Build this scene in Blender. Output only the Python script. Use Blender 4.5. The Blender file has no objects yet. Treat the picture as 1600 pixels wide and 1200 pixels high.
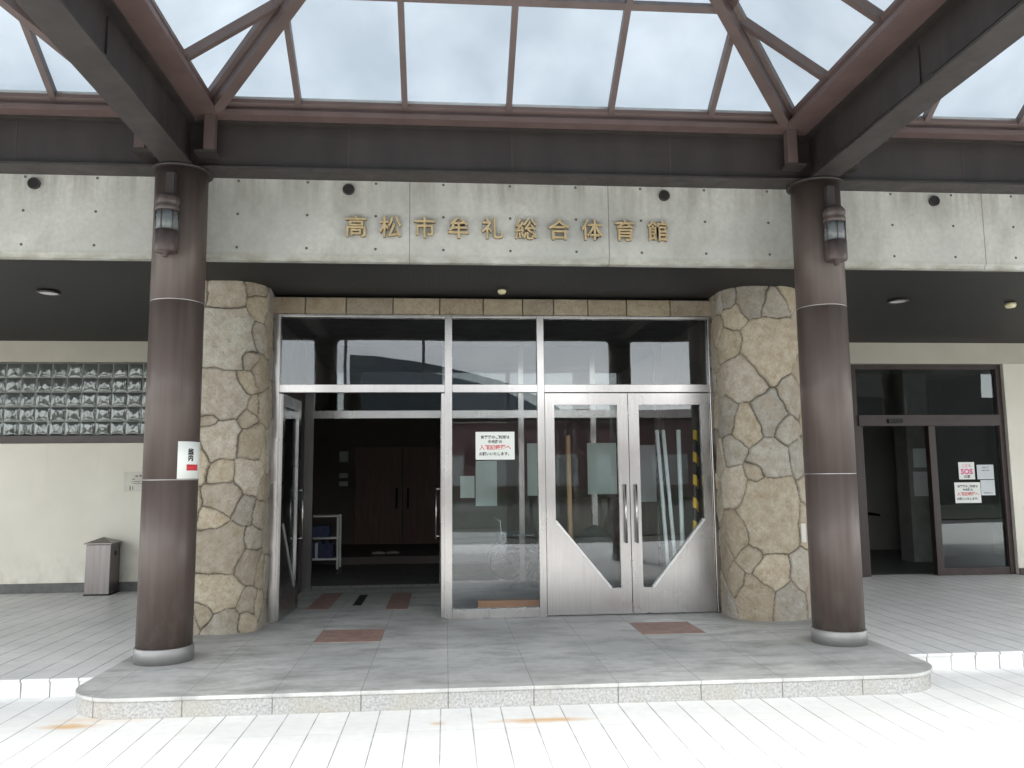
import bpy, bmesh, math, random
import numpy as np
from mathutils import Vector, Matrix
R = math.radians
random.seed(4)
sc = bpy.context.scene
col = sc.collection

# ------------------------------------------------------------------ camera
CAM = Vector((-0.5624, 0.0, 1.5901))
r_ = Vector((0.99662332, -0.08157602, -0.00934425))
u_ = Vector((-0.00011156, -0.11514753, 0.9933484))
f_ = Vector((0.08210938, 0.98999313, 0.11476781))
cd = bpy.data.cameras.new('camera')
cam = bpy.data.objects.new('camera', cd)
col.objects.link(cam)
m = Matrix((r_, u_, -f_)).transposed().to_4x4()
m.translation = CAM
cam.matrix_world = m
cd.sensor_width = 36.0
cd.lens = 1269.11 / 1600 * 36
cd.clip_end = 3000
sc.camera = cam

# ------------------------------------------------------------------ world
SUN_EL, SUN_AZ = R(48), R(205)
w = bpy.data.worlds.new('World'); sc.world = w
w.use_nodes = True
nt = w.node_tree; nt.nodes.clear()
out = nt.nodes.new('ShaderNodeOutputWorld')
bg = nt.nodes.new('ShaderNodeBackground'); bg.inputs[1].default_value = 0.15
sky = nt.nodes.new('ShaderNodeTexSky'); sky.sky_type = 'NISHITA'; sky.sun_disc = False
sky.sun_elevation = SUN_EL; sky.sun_rotation = SUN_AZ
tc = nt.nodes.new('ShaderNodeTexCoord')
mp = nt.nodes.new('ShaderNodeMapping'); mp.inputs['Scale'].default_value = (1.3, 1.3, 4.0)
nz = nt.nodes.new('ShaderNodeTexNoise'); nz.inputs['Scale'].default_value = 2.2; nz.inputs['Detail'].default_value = 6
cr = nt.nodes.new('ShaderNodeValToRGB')
cr.color_ramp.elements[0].position = .35; cr.color_ramp.elements[0].color = (5.2, 5.4, 5.5, 1)
cr.color_ramp.elements[1].position = .68; cr.color_ramp.elements[1].color = (8.8, 8.8, 8.7, 1)
mx = nt.nodes.new('ShaderNodeMix'); mx.data_type = 'RGBA'; mx.inputs[0].default_value = .88
nt.links.new(tc.outputs['Generated'], mp.inputs[0]); nt.links.new(mp.outputs[0], nz.inputs['Vector'])
nt.links.new(nz.outputs['Fac'], cr.inputs[0])
nt.links.new(sky.outputs[0], mx.inputs[6]); nt.links.new(cr.outputs[0], mx.inputs[7])
nt.links.new(mx.outputs[2], bg.inputs[0]); nt.links.new(bg.outputs[0], out.inputs[0])

sd = bpy.data.lights.new('sun', 'SUN'); sd.energy = 1.5; sd.angle = R(22); sd.color = (1, .955, .88)
sun = bpy.data.objects.new('sun', sd); col.objects.link(sun)
sun.rotation_euler = (R(90) - SUN_EL, 0, R(-25))   # shines from behind the viewer's shoulder toward the facade
sc.view_settings.view_transform = 'Standard'
sc.view_settings.look = 'None'
sc.view_settings.gamma = 1
sc.view_settings.exposure = 2.05
try:
    sc.cycles.use_denoising = True
    sc.cycles.max_bounces = 10; sc.cycles.transparent_max_bounces = 24
    sc.cycles.sample_clamp_indirect = 6
    sc.cycles.caustics_reflective = False; sc.cycles.caustics_refractive = False
except Exception: pass

# ------------------------------------------------------------------ node helpers
class NT:
    def __init__(s, name):
        s.m = bpy.data.materials.new(name); s.m.use_nodes = True
        s.t = s.m.node_tree; s.t.nodes.clear()
        s.out = s.t.nodes.new('ShaderNodeOutputMaterial')
        s._pos = None
    def n(s, typ, **kw):
        x = s.t.nodes.new(typ)
        for k, v in kw.items(): setattr(x, k, v)
        return x
    def l(s, a, b): s.t.links.new(a, b)
    def val(s, x, inp):
        if isinstance(x, (int, float)): inp.default_value = x
        elif isinstance(x, (tuple, list)): inp.default_value = tuple(x) + ((1,) if len(x) == 3 and len(inp.default_value) == 4 else ())
        else: s.l(x, inp)
    def math(s, op, a, b=0.0, c=None, clamp=False):
        x = s.n('ShaderNodeMath', operation=op); x.use_clamp = clamp
        s.val(a, x.inputs[0]); s.val(b, x.inputs[1])
        if c is not None: s.val(c, x.inputs[2])
        return x.outputs[0]
    def pos(s):
        if not s._pos:
            g = s.n('ShaderNodeNewGeometry'); sp = s.n('ShaderNodeSeparateXYZ')
            s.l(g.outputs['Position'], sp.inputs[0]); s._pos = (sp.outputs[0], sp.outputs[1], sp.outputs[2], g.outputs['Position'])
        return s._pos
    def noise(s, scale, detail=4, stretch=(1, 1, 1), rough=.5, off=0):
        mp = s.n('ShaderNodeMapping'); mp.inputs['Scale'].default_value = stretch
        mp.inputs['Location'].default_value = (off, off, off)
        s.l(s.pos()[3], mp.inputs[0])
        x = s.n('ShaderNodeTexNoise'); x.inputs['Scale'].default_value = scale
        x.inputs['Detail'].default_value = detail; x.inputs['Roughness'].default_value = rough
        s.l(mp.outputs[0], x.inputs['Vector']); return x.outputs['Fac']
    def ramp(s, fac, a, b, lo=0.0, hi=1.0):
        x = s.n('ShaderNodeMapRange'); x.inputs[1].default_value = a; x.inputs[2].default_value = b
        x.inputs[3].default_value = lo; x.inputs[4].default_value = hi
        s.l(fac, x.inputs[0]); return x.outputs[0]
    def mix(s, fac, a, b, blend='MIX'):
        x = s.n('ShaderNodeMix', data_type='RGBA', blend_type=blend)
        s.val(fac, x.inputs[0]); s.val(a, x.inputs[6]); s.val(b, x.inputs[7]); return x.outputs[2]
    def joint(s, c, pitch, off, width):
        # 1 on a joint line repeated every pitch
        a = s.math('ADD', c, -off + 1000 * pitch)
        d = s.math('PINGPONG', a, pitch / 2)
        return s.math('LESS_THAN', d, width / 2)
    def dot(s, cx, px, ox, cz, pz, oz, r):
        a = s.math('PINGPONG', s.math('ADD', cx, -ox + 1000 * px), px / 2)
        b = s.math('PINGPONG', s.math('ADD', cz, -oz + 1000 * pz), pz / 2)
        d = s.math('SQRT', s.math('ADD', s.math('MULTIPLY', a, a), s.math('MULTIPLY', b, b)))
        return s.math('LESS_THAN', d, r)
    def box(s, x0, x1, y0, y1, soft=.05):
        x, y = s.pos()[0], s.pos()[1]
        a = s.math('MULTIPLY', s.ramp2(x, x0, soft), s.ramp2(x, x1, -soft))
        b = s.math('MULTIPLY', s.ramp2(y, y0, soft), s.ramp2(y, y1, -soft))
        return s.math('MULTIPLY', a, b)
    def ramp2(s, c, e, soft):
        x = s.n('ShaderNodeMapRange'); x.inputs[1].default_value = e - soft; x.inputs[2].default_value = e + soft
        s.l(c, x.inputs[0]); return x.outputs[0]
    def bump(s, h, strength=.3, dist=.01):
        b = s.n('ShaderNodeBump'); b.inputs['Strength'].default_value = strength; b.inputs['Distance'].default_value = dist
        s.l(h, b.inputs['Height']); return b.outputs[0]
    def bsdf(s, color, rough=.5, metal=0.0, normal=None, spec=None, aniso=None, coat=None):
        p = s.n('ShaderNodeBsdfPrincipled')
        s.val(color, p.inputs['Base Color']); s.val(rough, p.inputs['Roughness']); s.val(metal, p.inputs['Metallic'])
        if normal is not None: s.l(normal, p.inputs['Normal'])
        if spec is not None: p.inputs['Specular IOR Level'].default_value = spec
        if aniso is not None: p.inputs['Anisotropic'].default_value = aniso
        if coat is not None: p.inputs['Coat Weight'].default_value = coat; p.inputs['Coat Roughness'].default_value = .15
        return p
    def done(s, sh): s.l(sh.outputs[0], s.out.inputs[0]); return s.m

def c255(r, g, b):
    f = lambda v: (v / 255 / 12.92) if v / 255 <= .04045 else ((v / 255 + .055) / 1.055) ** 2.4
    return (f(r), f(g), f(b))

def simple(name, color, rough=.5, metal=0.0, var=.12, scale=6, bump=0.0, stretch=(1, 1, 1), spec=None, coat=None):
    t = NT(name)
    n1 = t.noise(scale, 5, stretch)
    fac = t.ramp(n1, .3, .7, 0, 1)
    a = tuple(c * (1 - var) for c in color); b = tuple(min(1, c * (1 + var)) for c in color)
    cc = t.mix(fac, a, b)
    rr = t.ramp(t.noise(scale * 2.3, 3, stretch, off=3), .3, .7, rough * .85, min(1, rough * 1.15))
    nb = t.bump(t.noise(scale * 12, 3), bump, .003) if bump else None
    return t.done(t.bsdf(cc, rr, metal, nb, spec, coat=coat))

M = {}
M['brown'] = simple('brown_painted_metal', (.060, .042, .038), .42, 0, .16, 3, .05, (1, 1, .4), coat=.25)
M['beam'] = simple('dark_grey_brown_steel', (.036, .030, .028), .5, 0, .22, 2.5, .08, (1.5, 1.5, .5))
M['curb'] = simple('reddish_brown_metal', (.125, .085, .078), .45, 0, .12, 4, .03)
M['rafter'] = simple('rafter_brown_metal', (.11, .078, .071), .42, 0, .12, 5, .03)
M['alu'] = simple('pale_aluminium', (.62, .62, .61), .35, .6, .08, 8)
M['darkbrown'] = simple('dark_brown_frame_metal', (.045, .03, .028), .4, 0, .15, 5)
M['black'] = simple('black_matt', (.012, .012, .012), .7, 0, .2, 9)
def plaster():
    t = NT('cream_plaster'); x, y, z, p = t.pos()
    cc = t.mix(t.ramp(t.noise(1.3, 5), .35, .65), (.68, .655, .57), (.75, .725, .64))
    cc = t.mix(t.math('MULTIPLY', t.ramp(z, .75, .25), t.ramp(t.noise(7, 6, (1, 1, .6), .7, 3), .42, .68, 0, .5)), cc, (.42, .39, .32))
    cc = t.mix(t.math('MULTIPLY', t.ramp(z, 1.2, 2.2), t.ramp(t.noise(5, 6, (1.5, 1, .12), .7, 5), .55, .72, 0, .35)), cc, (.50, .47, .40))
    return t.done(t.bsdf(cc, .9, 0, t.bump(t.noise(70, 4), .25, .004)))
M['plaster'] = plaster()
M['plaster_trim'] = simple('beige_plaster_band', (.50, .47, .40), .85, 0, .05, 3, .1)
M['skirting'] = simple('grey_stone_skirting', (.12, .12, .115), .7, 0, .2, 9, .1)
M['lettering'] = simple('aged_gold_metal', (.56, .43, .24), .45, .35, .18, 14)
M['bin'] = simple('brushed_bin_steel', (.19, .175, .17), .33, .9, .12, 4, 0, (8, 8, .4))
M['paper'] = simple('white_paper', (.80, .82, .78), .75, 0, .03, 3)
M['paper_grey'] = simple('grey_paper', (.60, .63, .64), .6, 0, .04, 5)
M['paper_green'] = simple('pale_green_paper', (.66, .80, .75), .7, 0, .04, 5)
M['ink'] = simple('black_ink', (.02, .02, .02), .7)
M['red_ink'] = simple('red_ink', (.62, .05, .06), .7)
M['pink_ink'] = simple('pink_ink', (.75, .15, .35), .7)
M['white_pipe'] = simple('white_plastic_pipe', (.82, .90, .90), .4, 0, .04, 5)
M['wood_pole'] = simple('pale_wood', (.46, .30, .16), .55, 0, .2, 12, .1, (1, 1, .1))
M['wood_door'] = simple('brown_wood_veneer', (.13, .060, .032), .5, 0, .22, 6, .05, (3, 3, .3))
M['orange_wood'] = simple('orange_wood', (.52, .24, .10), .5, 0, .15, 8, .1, (.3, 2, 2))
M['white_metal'] = simple('white_metal', (.7, .7, .68), .45)
M['blue_fabric'] = simple('dark_blue_fabric', (.03, .09, .15), .9, 0, .2, 20)
M['rubber'] = simple('grey_rubber', (.06, .06, .06), .8)
M['chrome'] = simple('wheelchair_chrome', (.55, .56, .57), .25, .9)
M['tarp'] = simple('dark_grey_cover', (.05, .065, .06), .6, 0, .25, 8, .3)
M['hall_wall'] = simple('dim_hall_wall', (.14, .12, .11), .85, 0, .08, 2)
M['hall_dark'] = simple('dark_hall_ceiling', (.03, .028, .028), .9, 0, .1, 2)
M['maroon'] = simple('maroon_cladding', (.12, .055, .055), .6, 0, .1, 3)
M['slate'] = simple('slate_roof_metal', (.085, .105, .125), .5, 0, .1, 2)
M['eave'] = simple('pale_eave_band', (.55, .50, .47), .7, 0, .06, 2)
M['window_dark'] = simple('far_window_glass', (.12, .14, .15), .15, 0, .1, 2)
M['grey_wall'] = simple('grey_render', (.34, .34, .33), .85, 0, .08, 2)
M['post'] = simple('dark_post_metal', (.05, .05, .055), .5)
M['leafgreen'] = simple('hedge_leaves', (.05, .085, .03), .7, 0, .5, 3)
M['grey_dark'] = simple('dark_render_wall', (.07, .07, .068), .85, 0, .08, 2)
M['lawn'] = simple('short_lawn', (.024, .032, .018), .95, 0, .35, 5, .4)
M['twig'] = simple('twigs', (.08, .06, .04), .9)
M['lamp_glass'] = simple('lantern_frosted_glass', (.14, .155, .16), .25, 0, .12, 14)
M['reflector'] = simple('downlight_reflector', (.75, .75, .74), .35, .3)
M['bulb'] = simple('yellowed_bulb', (.72, .66, .42), .4)
M['book_blue'] = simple('dark_blue_binder', (.03, .04, .10), .6, 0, .3, 20)
M['shoe'] = simple('white_slipper', (.42, .40, .37), .7)
M['red_tile'] = simple('terracotta_tile', (.34, .22, .185), .6, 0, .16, 10, .1)
M['switchbox'] = simple('ivory_plastic', (.62, .60, .54), .5)

def steel():
    t = NT('brushed_stainless_steel')
    n1 = t.noise(9, 5, (14, 14, .25)); n2 = t.noise(1.4, 3)
    cc = t.mix(t.ramp(n1, .35, .65), (.43, .418, .41), (.49, .475, .465))
    rr = t.ramp(n2, .3, .7, .20, .30)
    return t.done(t.bsdf(cc, rr, 1.0, t.bump(n1, .06, .002)))
M['steel'] = steel()
M['collar'] = simple('dull_collar_steel', (.27, .265, .26), .5, .5, .08, 6)

def glass(name, tint=(.86, .90, .90), refl=1.0, dirt=.007):
    t = NT(name)
    fr = t.n('ShaderNodeFresnel'); fr.inputs[0].default_value = 1.52
    tr = t.n('ShaderNodeBsdfTransparent'); tr.inputs[0].default_value = tint + (1,)
    gl = t.n('ShaderNodeBsdfGlossy'); gl.inputs['Roughness'].default_value = .0; gl.inputs[0].default_value = (.95, .97, 1, 1)
    nrm = t.bump(t.noise(.9, 2), .02, .05)
    t.l(nrm, gl.inputs['Normal'])
    mx = t.n('ShaderNodeMixShader')
    t.val(t.math('MULTIPLY', fr.outputs[0], refl, clamp=True), mx.inputs[0])
    t.l(tr.outputs[0], mx.inputs[1]); t.l(gl.outputs[0], mx.inputs[2])
    df = t.n('ShaderNodeBsdfDiffuse'); df.inputs[0].default_value = (.45, .47, .46, 1)
    m2 = t.n('ShaderNodeMixShader'); t.val(t.ramp(t.noise(3, 5), .4, .8, dirt * .3, dirt * 1.6), m2.inputs[0])
    t.l(mx.outputs[0], m2.inputs[1]); t.l(df.outputs[0], m2.inputs[2])
    return t.done(m2)
M['glass'] = glass('door_glass', (.95, .965, .965), .95)
M['glass_dark'] = glass('tinted_glass', (.60, .64, .62), 1.0)

def skyglass():
    t = NT('frosted_skylight_glass')
    tr = t.n('ShaderNodeBsdfTransparent'); tr.inputs[0].default_value = (.37, .405, .44, 1)
    tl = t.n('ShaderNodeBsdfTranslucent'); t.val(t.mix(t.ramp(t.noise(1.2, 5), .35, .7), (.37, .40, .425), (.455, .48, .505)), tl.inputs[0])
    gl = t.n('ShaderNodeBsdfGlossy'); gl.inputs['Roughness'].default_value = .15
    mx = t.n('ShaderNodeMixShader'); t.val(t.ramp(t.noise(.7, 6, (1, 1, 1), off=7), .35, .7, .78, .92), mx.inputs[0])
    t.l(tr.outputs[0], mx.inputs[1]); t.l(tl.outputs[0], mx.inputs[2])
    m2 = t.n('ShaderNodeMixShader'); m2.inputs[0].default_value = .05
    t.l(mx.outputs[0], m2.inputs[1]); t.l(gl.outputs[0], m2.inputs[2])
    return t.done(m2)
M['skyglass'] = skyglass()

def concrete():
    t = NT('board_marked_concrete'); x, y, z, p = t.pos()
    big = t.noise(1.1, 5); fine = t.noise(26, 5); stv = t.noise(3.2, 6, (2.2, 1, .22), .65, 5)
    base = t.mix(t.ramp(big, .3, .7), (.40, .405, .375), (.60, .60, .555))
    base = t.mix(t.ramp(fine, .3, .75, 0, .35), base, (.33, .33, .30))
    top = t.math('MULTIPLY', t.ramp(z, 3.95, 4.35), t.ramp(stv, .42, .62))
    base = t.mix(t.math('MULTIPLY', top, .48), base, (.17, .16, .13))
    st2 = t.math('MULTIPLY', t.ramp(t.noise(2.1, 6, (1, 1, .5), .7, 9), .5, .72), .45)
    base = t.mix(st2, base, (.24, .23, .19))
    lowband = t.math('MULTIPLY', t.ramp(z, 3.66, 3.58), t.ramp(t.noise(5, 5, (1, 1, 3), .6, 2), .35, .6))
    base = t.mix(t.math('MULTIPLY', lowband, .6), base, (.20, .18, .12))
    jt = t.joint(x, 1.87, .98, .010)
    base = t.mix(t.math('MULTIPLY', jt, .65), base, (.12, .115, .10))
    hole = t.dot(x, .6233, .045, z, .312, 4.005, .013)
    base = t.mix(hole, base, (.10, .09, .08))
    h = t.math('SUBTRACT', t.math('MULTIPLY', fine, .25), t.math('ADD', jt, t.math('MULTIPLY', hole, 1.2)))
    return t.done(t.bsdf(base, .85, 0, t.bump(h, .35, .01)))
M['concrete'] = concrete()

def stone_attr():
    t = NT('crazy_paving_stone')
    a = t.n('ShaderNodeAttribute'); a.attribute_name = 'stone_col'
    n1 = t.noise(9, 6, (1, 1, 1), .65); n2 = t.noise(42, 5, (1, 1, 1), .6, 4)
    cc = t.mix(t.ramp(n1, .38, .66, 0, .75), a.outputs['Color'], (.66, .60, .50), 'MULTIPLY')
    cc = t.mix(t.ramp(n2, .45, .75, 0, .5), cc, (.5, .46, .40), 'MULTIPLY')
    cc = t.mix(t.ramp(t.noise(3.3, 4, off=8), .52, .7, 0, .4), cc, (.34, .27, .20))
    return t.done(t.bsdf(cc, .85, 0, t.bump(t.math('ADD', n1, t.math('MULTIPLY', n2, .6)), .8, .016)))
M['stone'] = stone_attr()

YC_ = 7.05
def tiles(name, base, dark, px, ox, jw, cross, jointcol, rough, dirty, spots=(), platform=False):
    t = NT(name); x, y, z, p = t.pos()
    n1 = t.noise(.8, 5); n2 = t.noise(14, 4); n3 = t.noise(1.9, 7, (1, 2.0, 1), .7, 3)
    cc = t.mix(t.ramp(n1, .35, .68, 0, 1), base, dark)
    cc = t.mix(t.math('MULTIPLY', t.ramp(n3, .46, .66), dirty), cc, tuple(c * .5 for c in dark))
    cc = t.mix(t.ramp(n2, .35, .7, 0, .25), cc, tuple(c * .75 for c in dark))
    # tile to tile tone
    ix = t.math('FLOOR', t.math('DIVIDE', t.math('ADD', x, -ox), px)); iy = t.math('FLOOR', t.math('DIVIDE', y, cross))
    cmb = t.n('ShaderNodeCombineXYZ'); t.l(ix, cmb.inputs[0]); t.l(iy, cmb.inputs[1])
    wn = t.n('ShaderNodeTexWhiteNoise'); t.l(cmb.outputs[0], wn.inputs[0])
    cc = t.mix(t.ramp(wn.outputs['Value'], 0, 1, 0, .16), cc, tuple(c * .6 for c in dark))
    jx = t.joint(x, px, ox, jw); jy = t.joint(y, cross, .0, jw * (.9 if platform else .35))
    jj = t.math('MAXIMUM', jx, t.math('MULTIPLY', jy, .8 if platform else .6))
    jj = t.math('MULTIPLY', jj, t.ramp(t.noise(5, 4, off=6), .3, .6, .45, 1))
    for (sx, sy, rx, ry, k) in spots:
        dx = t.math('DIVIDE', t.math('ADD', x, -sx), rx); dy = t.math('DIVIDE', t.math('ADD', y, -sy), ry)
        d = t.math('SQRT', t.math('ADD', t.math('MULTIPLY', dx, dx), t.math('MULTIPLY', dy, dy)))
        d = t.math('ADD', d, t.math('MULTIPLY', t.math('SUBTRACT', n3, .5), 2.6))
        cc = t.mix(t.math('MULTIPLY', t.ramp(d, 1.1, .2), k), cc, (.60, .34, .10))
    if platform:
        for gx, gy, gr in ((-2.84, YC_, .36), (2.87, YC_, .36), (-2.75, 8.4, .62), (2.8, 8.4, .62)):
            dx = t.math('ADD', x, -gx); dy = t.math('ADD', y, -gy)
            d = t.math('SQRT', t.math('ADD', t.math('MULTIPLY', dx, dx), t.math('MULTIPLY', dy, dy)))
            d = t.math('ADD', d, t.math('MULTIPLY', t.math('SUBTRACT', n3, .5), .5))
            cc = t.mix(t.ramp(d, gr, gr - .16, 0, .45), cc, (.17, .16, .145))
    cc = t.mix(jj, cc, jointcol)
    h = t.math('SUBTRACT', t.math('MULTIPLY', n2, .12), jj)
    return t.done(t.bsdf(cc, t.ramp(n1, .3, .7, rough * .8, rough * 1.15), 0, t.bump(h, .25, .006)))
M['plaza'] = tiles('white_plaza_tile', (.84, .84, .82), (.76, .76, .75), .2075, .03, .0085, .6, (.28, .28, .285), .6, .12,
                   spots=((-3.02, 5.75, .22, .07, .8), (.12, 5.55, .34, .06, .8), (-.62, 5.55, .07, .05, .7), (-2.75, 5.92, .5, .12, .4)))
M['walk'] = tiles('walkway_tile', (.82, .815, .80), (.72, .72, .71), .2075, .03, .011, .6, (.17, .17, .175), .42, .25)
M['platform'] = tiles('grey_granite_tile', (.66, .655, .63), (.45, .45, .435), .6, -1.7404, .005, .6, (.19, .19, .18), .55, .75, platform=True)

def granite_edge():
    t = NT('granite_kerb_block'); x, y, z, p = t.pos()
    n = t.noise(60, 4); n1 = t.noise(3, 5)
    cc = t.mix(t.ramp(n, .35, .65), (.28, .28, .275), (.45, .45, .44))
    cc = t.mix(t.ramp(n1, .45, .7, 0, .6), cc, (.34, .32, .26))
    jj = t.joint(x, .6, -1.7404, .008)
    cc = t.mix(t.math('MULTIPLY', jj, .85), cc, (.10, .10, .09))
    return t.done(t.bsdf(cc, .7, 0, t.bump(t.math('SUBTRACT', t.math('MULTIPLY', n, .4), jj), .4, .006)))
M['edge'] = granite_edge()

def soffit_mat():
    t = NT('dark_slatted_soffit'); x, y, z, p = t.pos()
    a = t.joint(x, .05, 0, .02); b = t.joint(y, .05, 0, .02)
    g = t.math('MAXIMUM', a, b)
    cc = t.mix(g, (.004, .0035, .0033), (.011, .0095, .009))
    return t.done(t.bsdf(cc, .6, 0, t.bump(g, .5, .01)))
M['soffit'] = soffit_mat()

def asphalt():
    t = NT('grey_asphalt_ground'); n = t.noise(40, 5); n1 = t.noise(.12, 4)
    cc = t.mix(t.ramp(n, .3, .7), (.045, .045, .045), (.075, .075, .073))
    cc = t.mix(t.ramp(n1, .48, .52, 0, .3), cc, (.09, .10, .07))
    return t.done(t.bsdf(cc, .9, 0, t.bump(n, .4, .01)))
M['asphalt'] = asphalt()

def block_glass():
    t = NT('wavy_block_glass')
    n = t.noise(22, 3, (1, 1, 1)); n1 = t.noise(60, 2)
    p = t.bsdf((.11, .125, .12), .09, .38, t.bump(t.math('ADD', n, t.math('MULTIPLY', n1, .1)), .08, .02), .9)
    return t.done(p)
M['block'] = block_glass()
M['mortar'] = simple('block_mortar', (.24, .25, .24), .8)

def stripes():
    t = NT('black_and_yellow_stripes'); x, y, z, p = t.pos()
    a = t.math('ADD', z, t.math('MULTIPLY', x, .6))
    j = t.math('LESS_THAN', t.math('PINGPONG', a, .13), .058)
    return t.done(t.bsdf(t.mix(j, (.015, .015, .02), (.85, .55, .04)), .4))
M['stripe'] = stripes()

def brushed_col():
    t = NT('brown_column_cladding'); x, y, z, p = t.pos()
    n = t.noise(7, 5, (3, 3, .12)); n1 = t.noise(2, 4)
    cc = t.mix(t.ramp(n, .3, .7), (.068, .048, .040), (.090, .067, .058))
    cc = t.mix(t.ramp(n1, .5, .75, 0, .35), cc, (.095, .078, .070))
    cc = t.mix(t.math('MULTIPLY', t.ramp(z, .75, .2), t.ramp(t.noise(11, 5, (1, 1, .5), .6, 4), .45, .65, 0, .5)), cc, (.16, .14, .12))
    return t.done(t.bsdf(cc, t.ramp(n1, .3, .7, .42, .55), .1, t.bump(n, .04, .003), coat=.1))
M['column'] = brushed_col()

# ------------------------------------------------------------------ mesh helpers
class MB:
    def __init__(s): s.v = []; s.f = []; s.sm = []
    def add(s, vs, fs, smooth=False):
        o = len(s.v); s.v += [tuple(v) for v in vs]
        s.f += [tuple(i + o for i in f) for f in fs]; s.sm += [smooth] * len(fs); return s
    def box(s, x0, x1, y0, y1, z0, z1):
        x0, x1 = min(x0, x1), max(x0, x1); y0, y1 = min(y0, y1), max(y0, y1); z0, z1 = min(z0, z1), max(z0, z1)
        v = [(x, y, z) for z in (z0, z1) for y in (y0, y1) for x in (x0, x1)]
        return s.add(v, [(0, 2, 3, 1), (4, 5, 7, 6), (0, 1, 5, 4), (2, 6, 7, 3), (0, 4, 6, 2), (1, 3, 7, 5)])
    def prism(s, poly, axis, a, b):
        # poly in the other two axes; axis 'y': (x,z); 'x': (y,z); 'z': (x,y)
        def P(p, c):
            return {'y': (p[0], c, p[1]), 'x': (c, p[0], p[1]), 'z': (p[0], p[1], c)}[axis]
        n = len(poly); v = [P(p, a) for p in poly] + [P(p, b) for p in poly]
        fs = [tuple(range(n)), tuple(range(2 * n - 1, n - 1, -1))] + [(i, i + n, (i + 1) % n + n, (i + 1) % n) for i in range(n)]
        return s.add(v, fs)
    def bar(s, p, q, w, h, up=(0, 0, 1), sect=None):
        # rectangular (or given) section swept from p to q; h measured along up-ish, top face at the line
        p, q = Vector(p), Vector(q); d = (q - p).normalized(); up = Vector(up)
        side = d.cross(up).normalized(); u2 = side.cross(d).normalized()
        sect = sect or [(-w / 2, -h), (w / 2, -h), (w / 2, 0), (-w / 2, 0)]
        n = len(sect)
        v = [p + side * a + u2 * b for a, b in sect] + [q + side * a + u2 * b for a, b in sect]
        return s.add(v, [tuple(range(n - 1, -1, -1)), tuple(range(n, 2 * n))] + [(i, (i + 1) % n, (i + 1) % n + n, i + n) for i in range(n)])
    def tube(s, pts, rad, n=12, cap=True):
        pts = [Vector(p) for p in pts]; o = len(s.v); k = len(pts)
        prev = None
        for i, p in enumerate(pts):
            d = (pts[min(i + 1, k - 1)] - pts[max(i - 1, 0)]).normalized()
            a = Vector((0, 0, 1)) if abs(d.z) < .9 else Vector((1, 0, 0))
            if prev is None: x = d.cross(a).normalized()
            else: x = (prev - d * prev.dot(d)).normalized()
            prev = x; y = d.cross(x)
            rr = rad[i] if isinstance(rad, (list, tuple)) else rad
            for j in range(n):
                t = 2 * math.pi * j / n; s.v.append(tuple(p + (x * math.cos(t) + y * math.sin(t)) * rr))
        for i in range(k - 1):
            for j in range(n):
                a = o + i * n + j; b = o + i * n + (j + 1) % n
                s.f.append((a, b, b + n, a + n)); s.sm.append(True)
        if cap:
            s.f.append(tuple(o + j for j in range(n - 1, -1, -1))); s.sm.append(False)
            s.f.append(tuple(o + (k - 1) * n + j for j in range(n))); s.sm.append(False)
        return s
    def lathe(s, cx, cy, prof, n=48):
        # prof: (radius, z) from bottom to top
        o = len(s.v)
        for (r, z) in prof:
            for j in range(n):
                t = 2 * math.pi * j / n; s.v.append((cx + r * math.cos(t), cy + r * math.sin(t), z))
        for i in range(len(prof) - 1):
            flat = abs(prof[i][1] - prof[i + 1][1]) < 1e-6
            for j in range(n):
                a = o + i * n + j; b = o + i * n + (j + 1) % n
                s.f.append((a, b, b + n, a + n)); s.sm.append(not flat)
        s.f.append(tuple(o + j for j in range(n - 1, -1, -1))); s.sm.append(False)
        s.f.append(tuple(o + (len(prof) - 1) * n + j for j in range(n))); s.sm.append(False)
        return s
    def ring(s, c, R_, r, axis='y', n=40, m=8):
        o = len(s.v); c = Vector(c)
        ax = {'y': (Vector((1, 0, 0)), Vector((0, 0, 1)), Vector((0, 1, 0))), 'z': (Vector((1, 0, 0)), Vector((0, 1, 0)), Vector((0, 0, 1))), 'x': (Vector((0, 1, 0)), Vector((0, 0, 1)), Vector((1, 0, 0)))}[axis]
        for i in range(n):
            t = 2 * math.pi * i / n; e = ax[0] * math.cos(t) + ax[1] * math.sin(t)
            for j in range(m):
                q = 2 * math.pi * j / m; s.v.append(tuple(c + e * (R_ + r * math.cos(q)) + ax[2] * r * math.sin(q)))
        for i in range(n):
            for j in range(m):
                a = o + i * m + j; b = o + i * m + (j + 1) % m; c2 = o + ((i + 1) % n) * m + (j + 1) % m; d = o + ((i + 1) % n) * m + j
                s.f.append((a, b, c2, d)); s.sm.append(True)
        return s
    def build(s, name, mat, parent=None, bevel=0.0, origin=None):
        org = Vector(parent_origin(parent)) if parent else None
        if org is None:
            if origin is None:
                a = np.array(s.v); lo, hi = a.min(0), a.max(0)
                origin = ((lo[0] + hi[0]) / 2, (lo[1] + hi[1]) / 2, lo[2])
            org = Vector(origin)
        me = bpy.data.meshes.new(name)
        me.from_pydata([tuple(Vector(v) - org) for v in s.v], [], s.f)
        me.polygons.foreach_set('use_smooth', s.sm)
        bm = bmesh.new(); bm.from_mesh(me); bmesh.ops.recalc_face_normals(bm, faces=bm.faces); bm.to_mesh(me); bm.free()
        me.materials.append(mat); me.update()
        o = bpy.data.objects.new(name, me); col.objects.link(o)
        if parent: o.parent = parent; ORG[o.name] = tuple(org)
        else: o.location = org; ORG[o.name] = tuple(org)
        if bevel:
            b = o.modifiers.new('bevel', 'BEVEL'); b.width = bevel; b.segments = 2; b.limit_method = 'ANGLE'; b.angle_limit = R(40)
        return o
ORG = {}
def parent_origin(p): return ORG[p.name]
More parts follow.
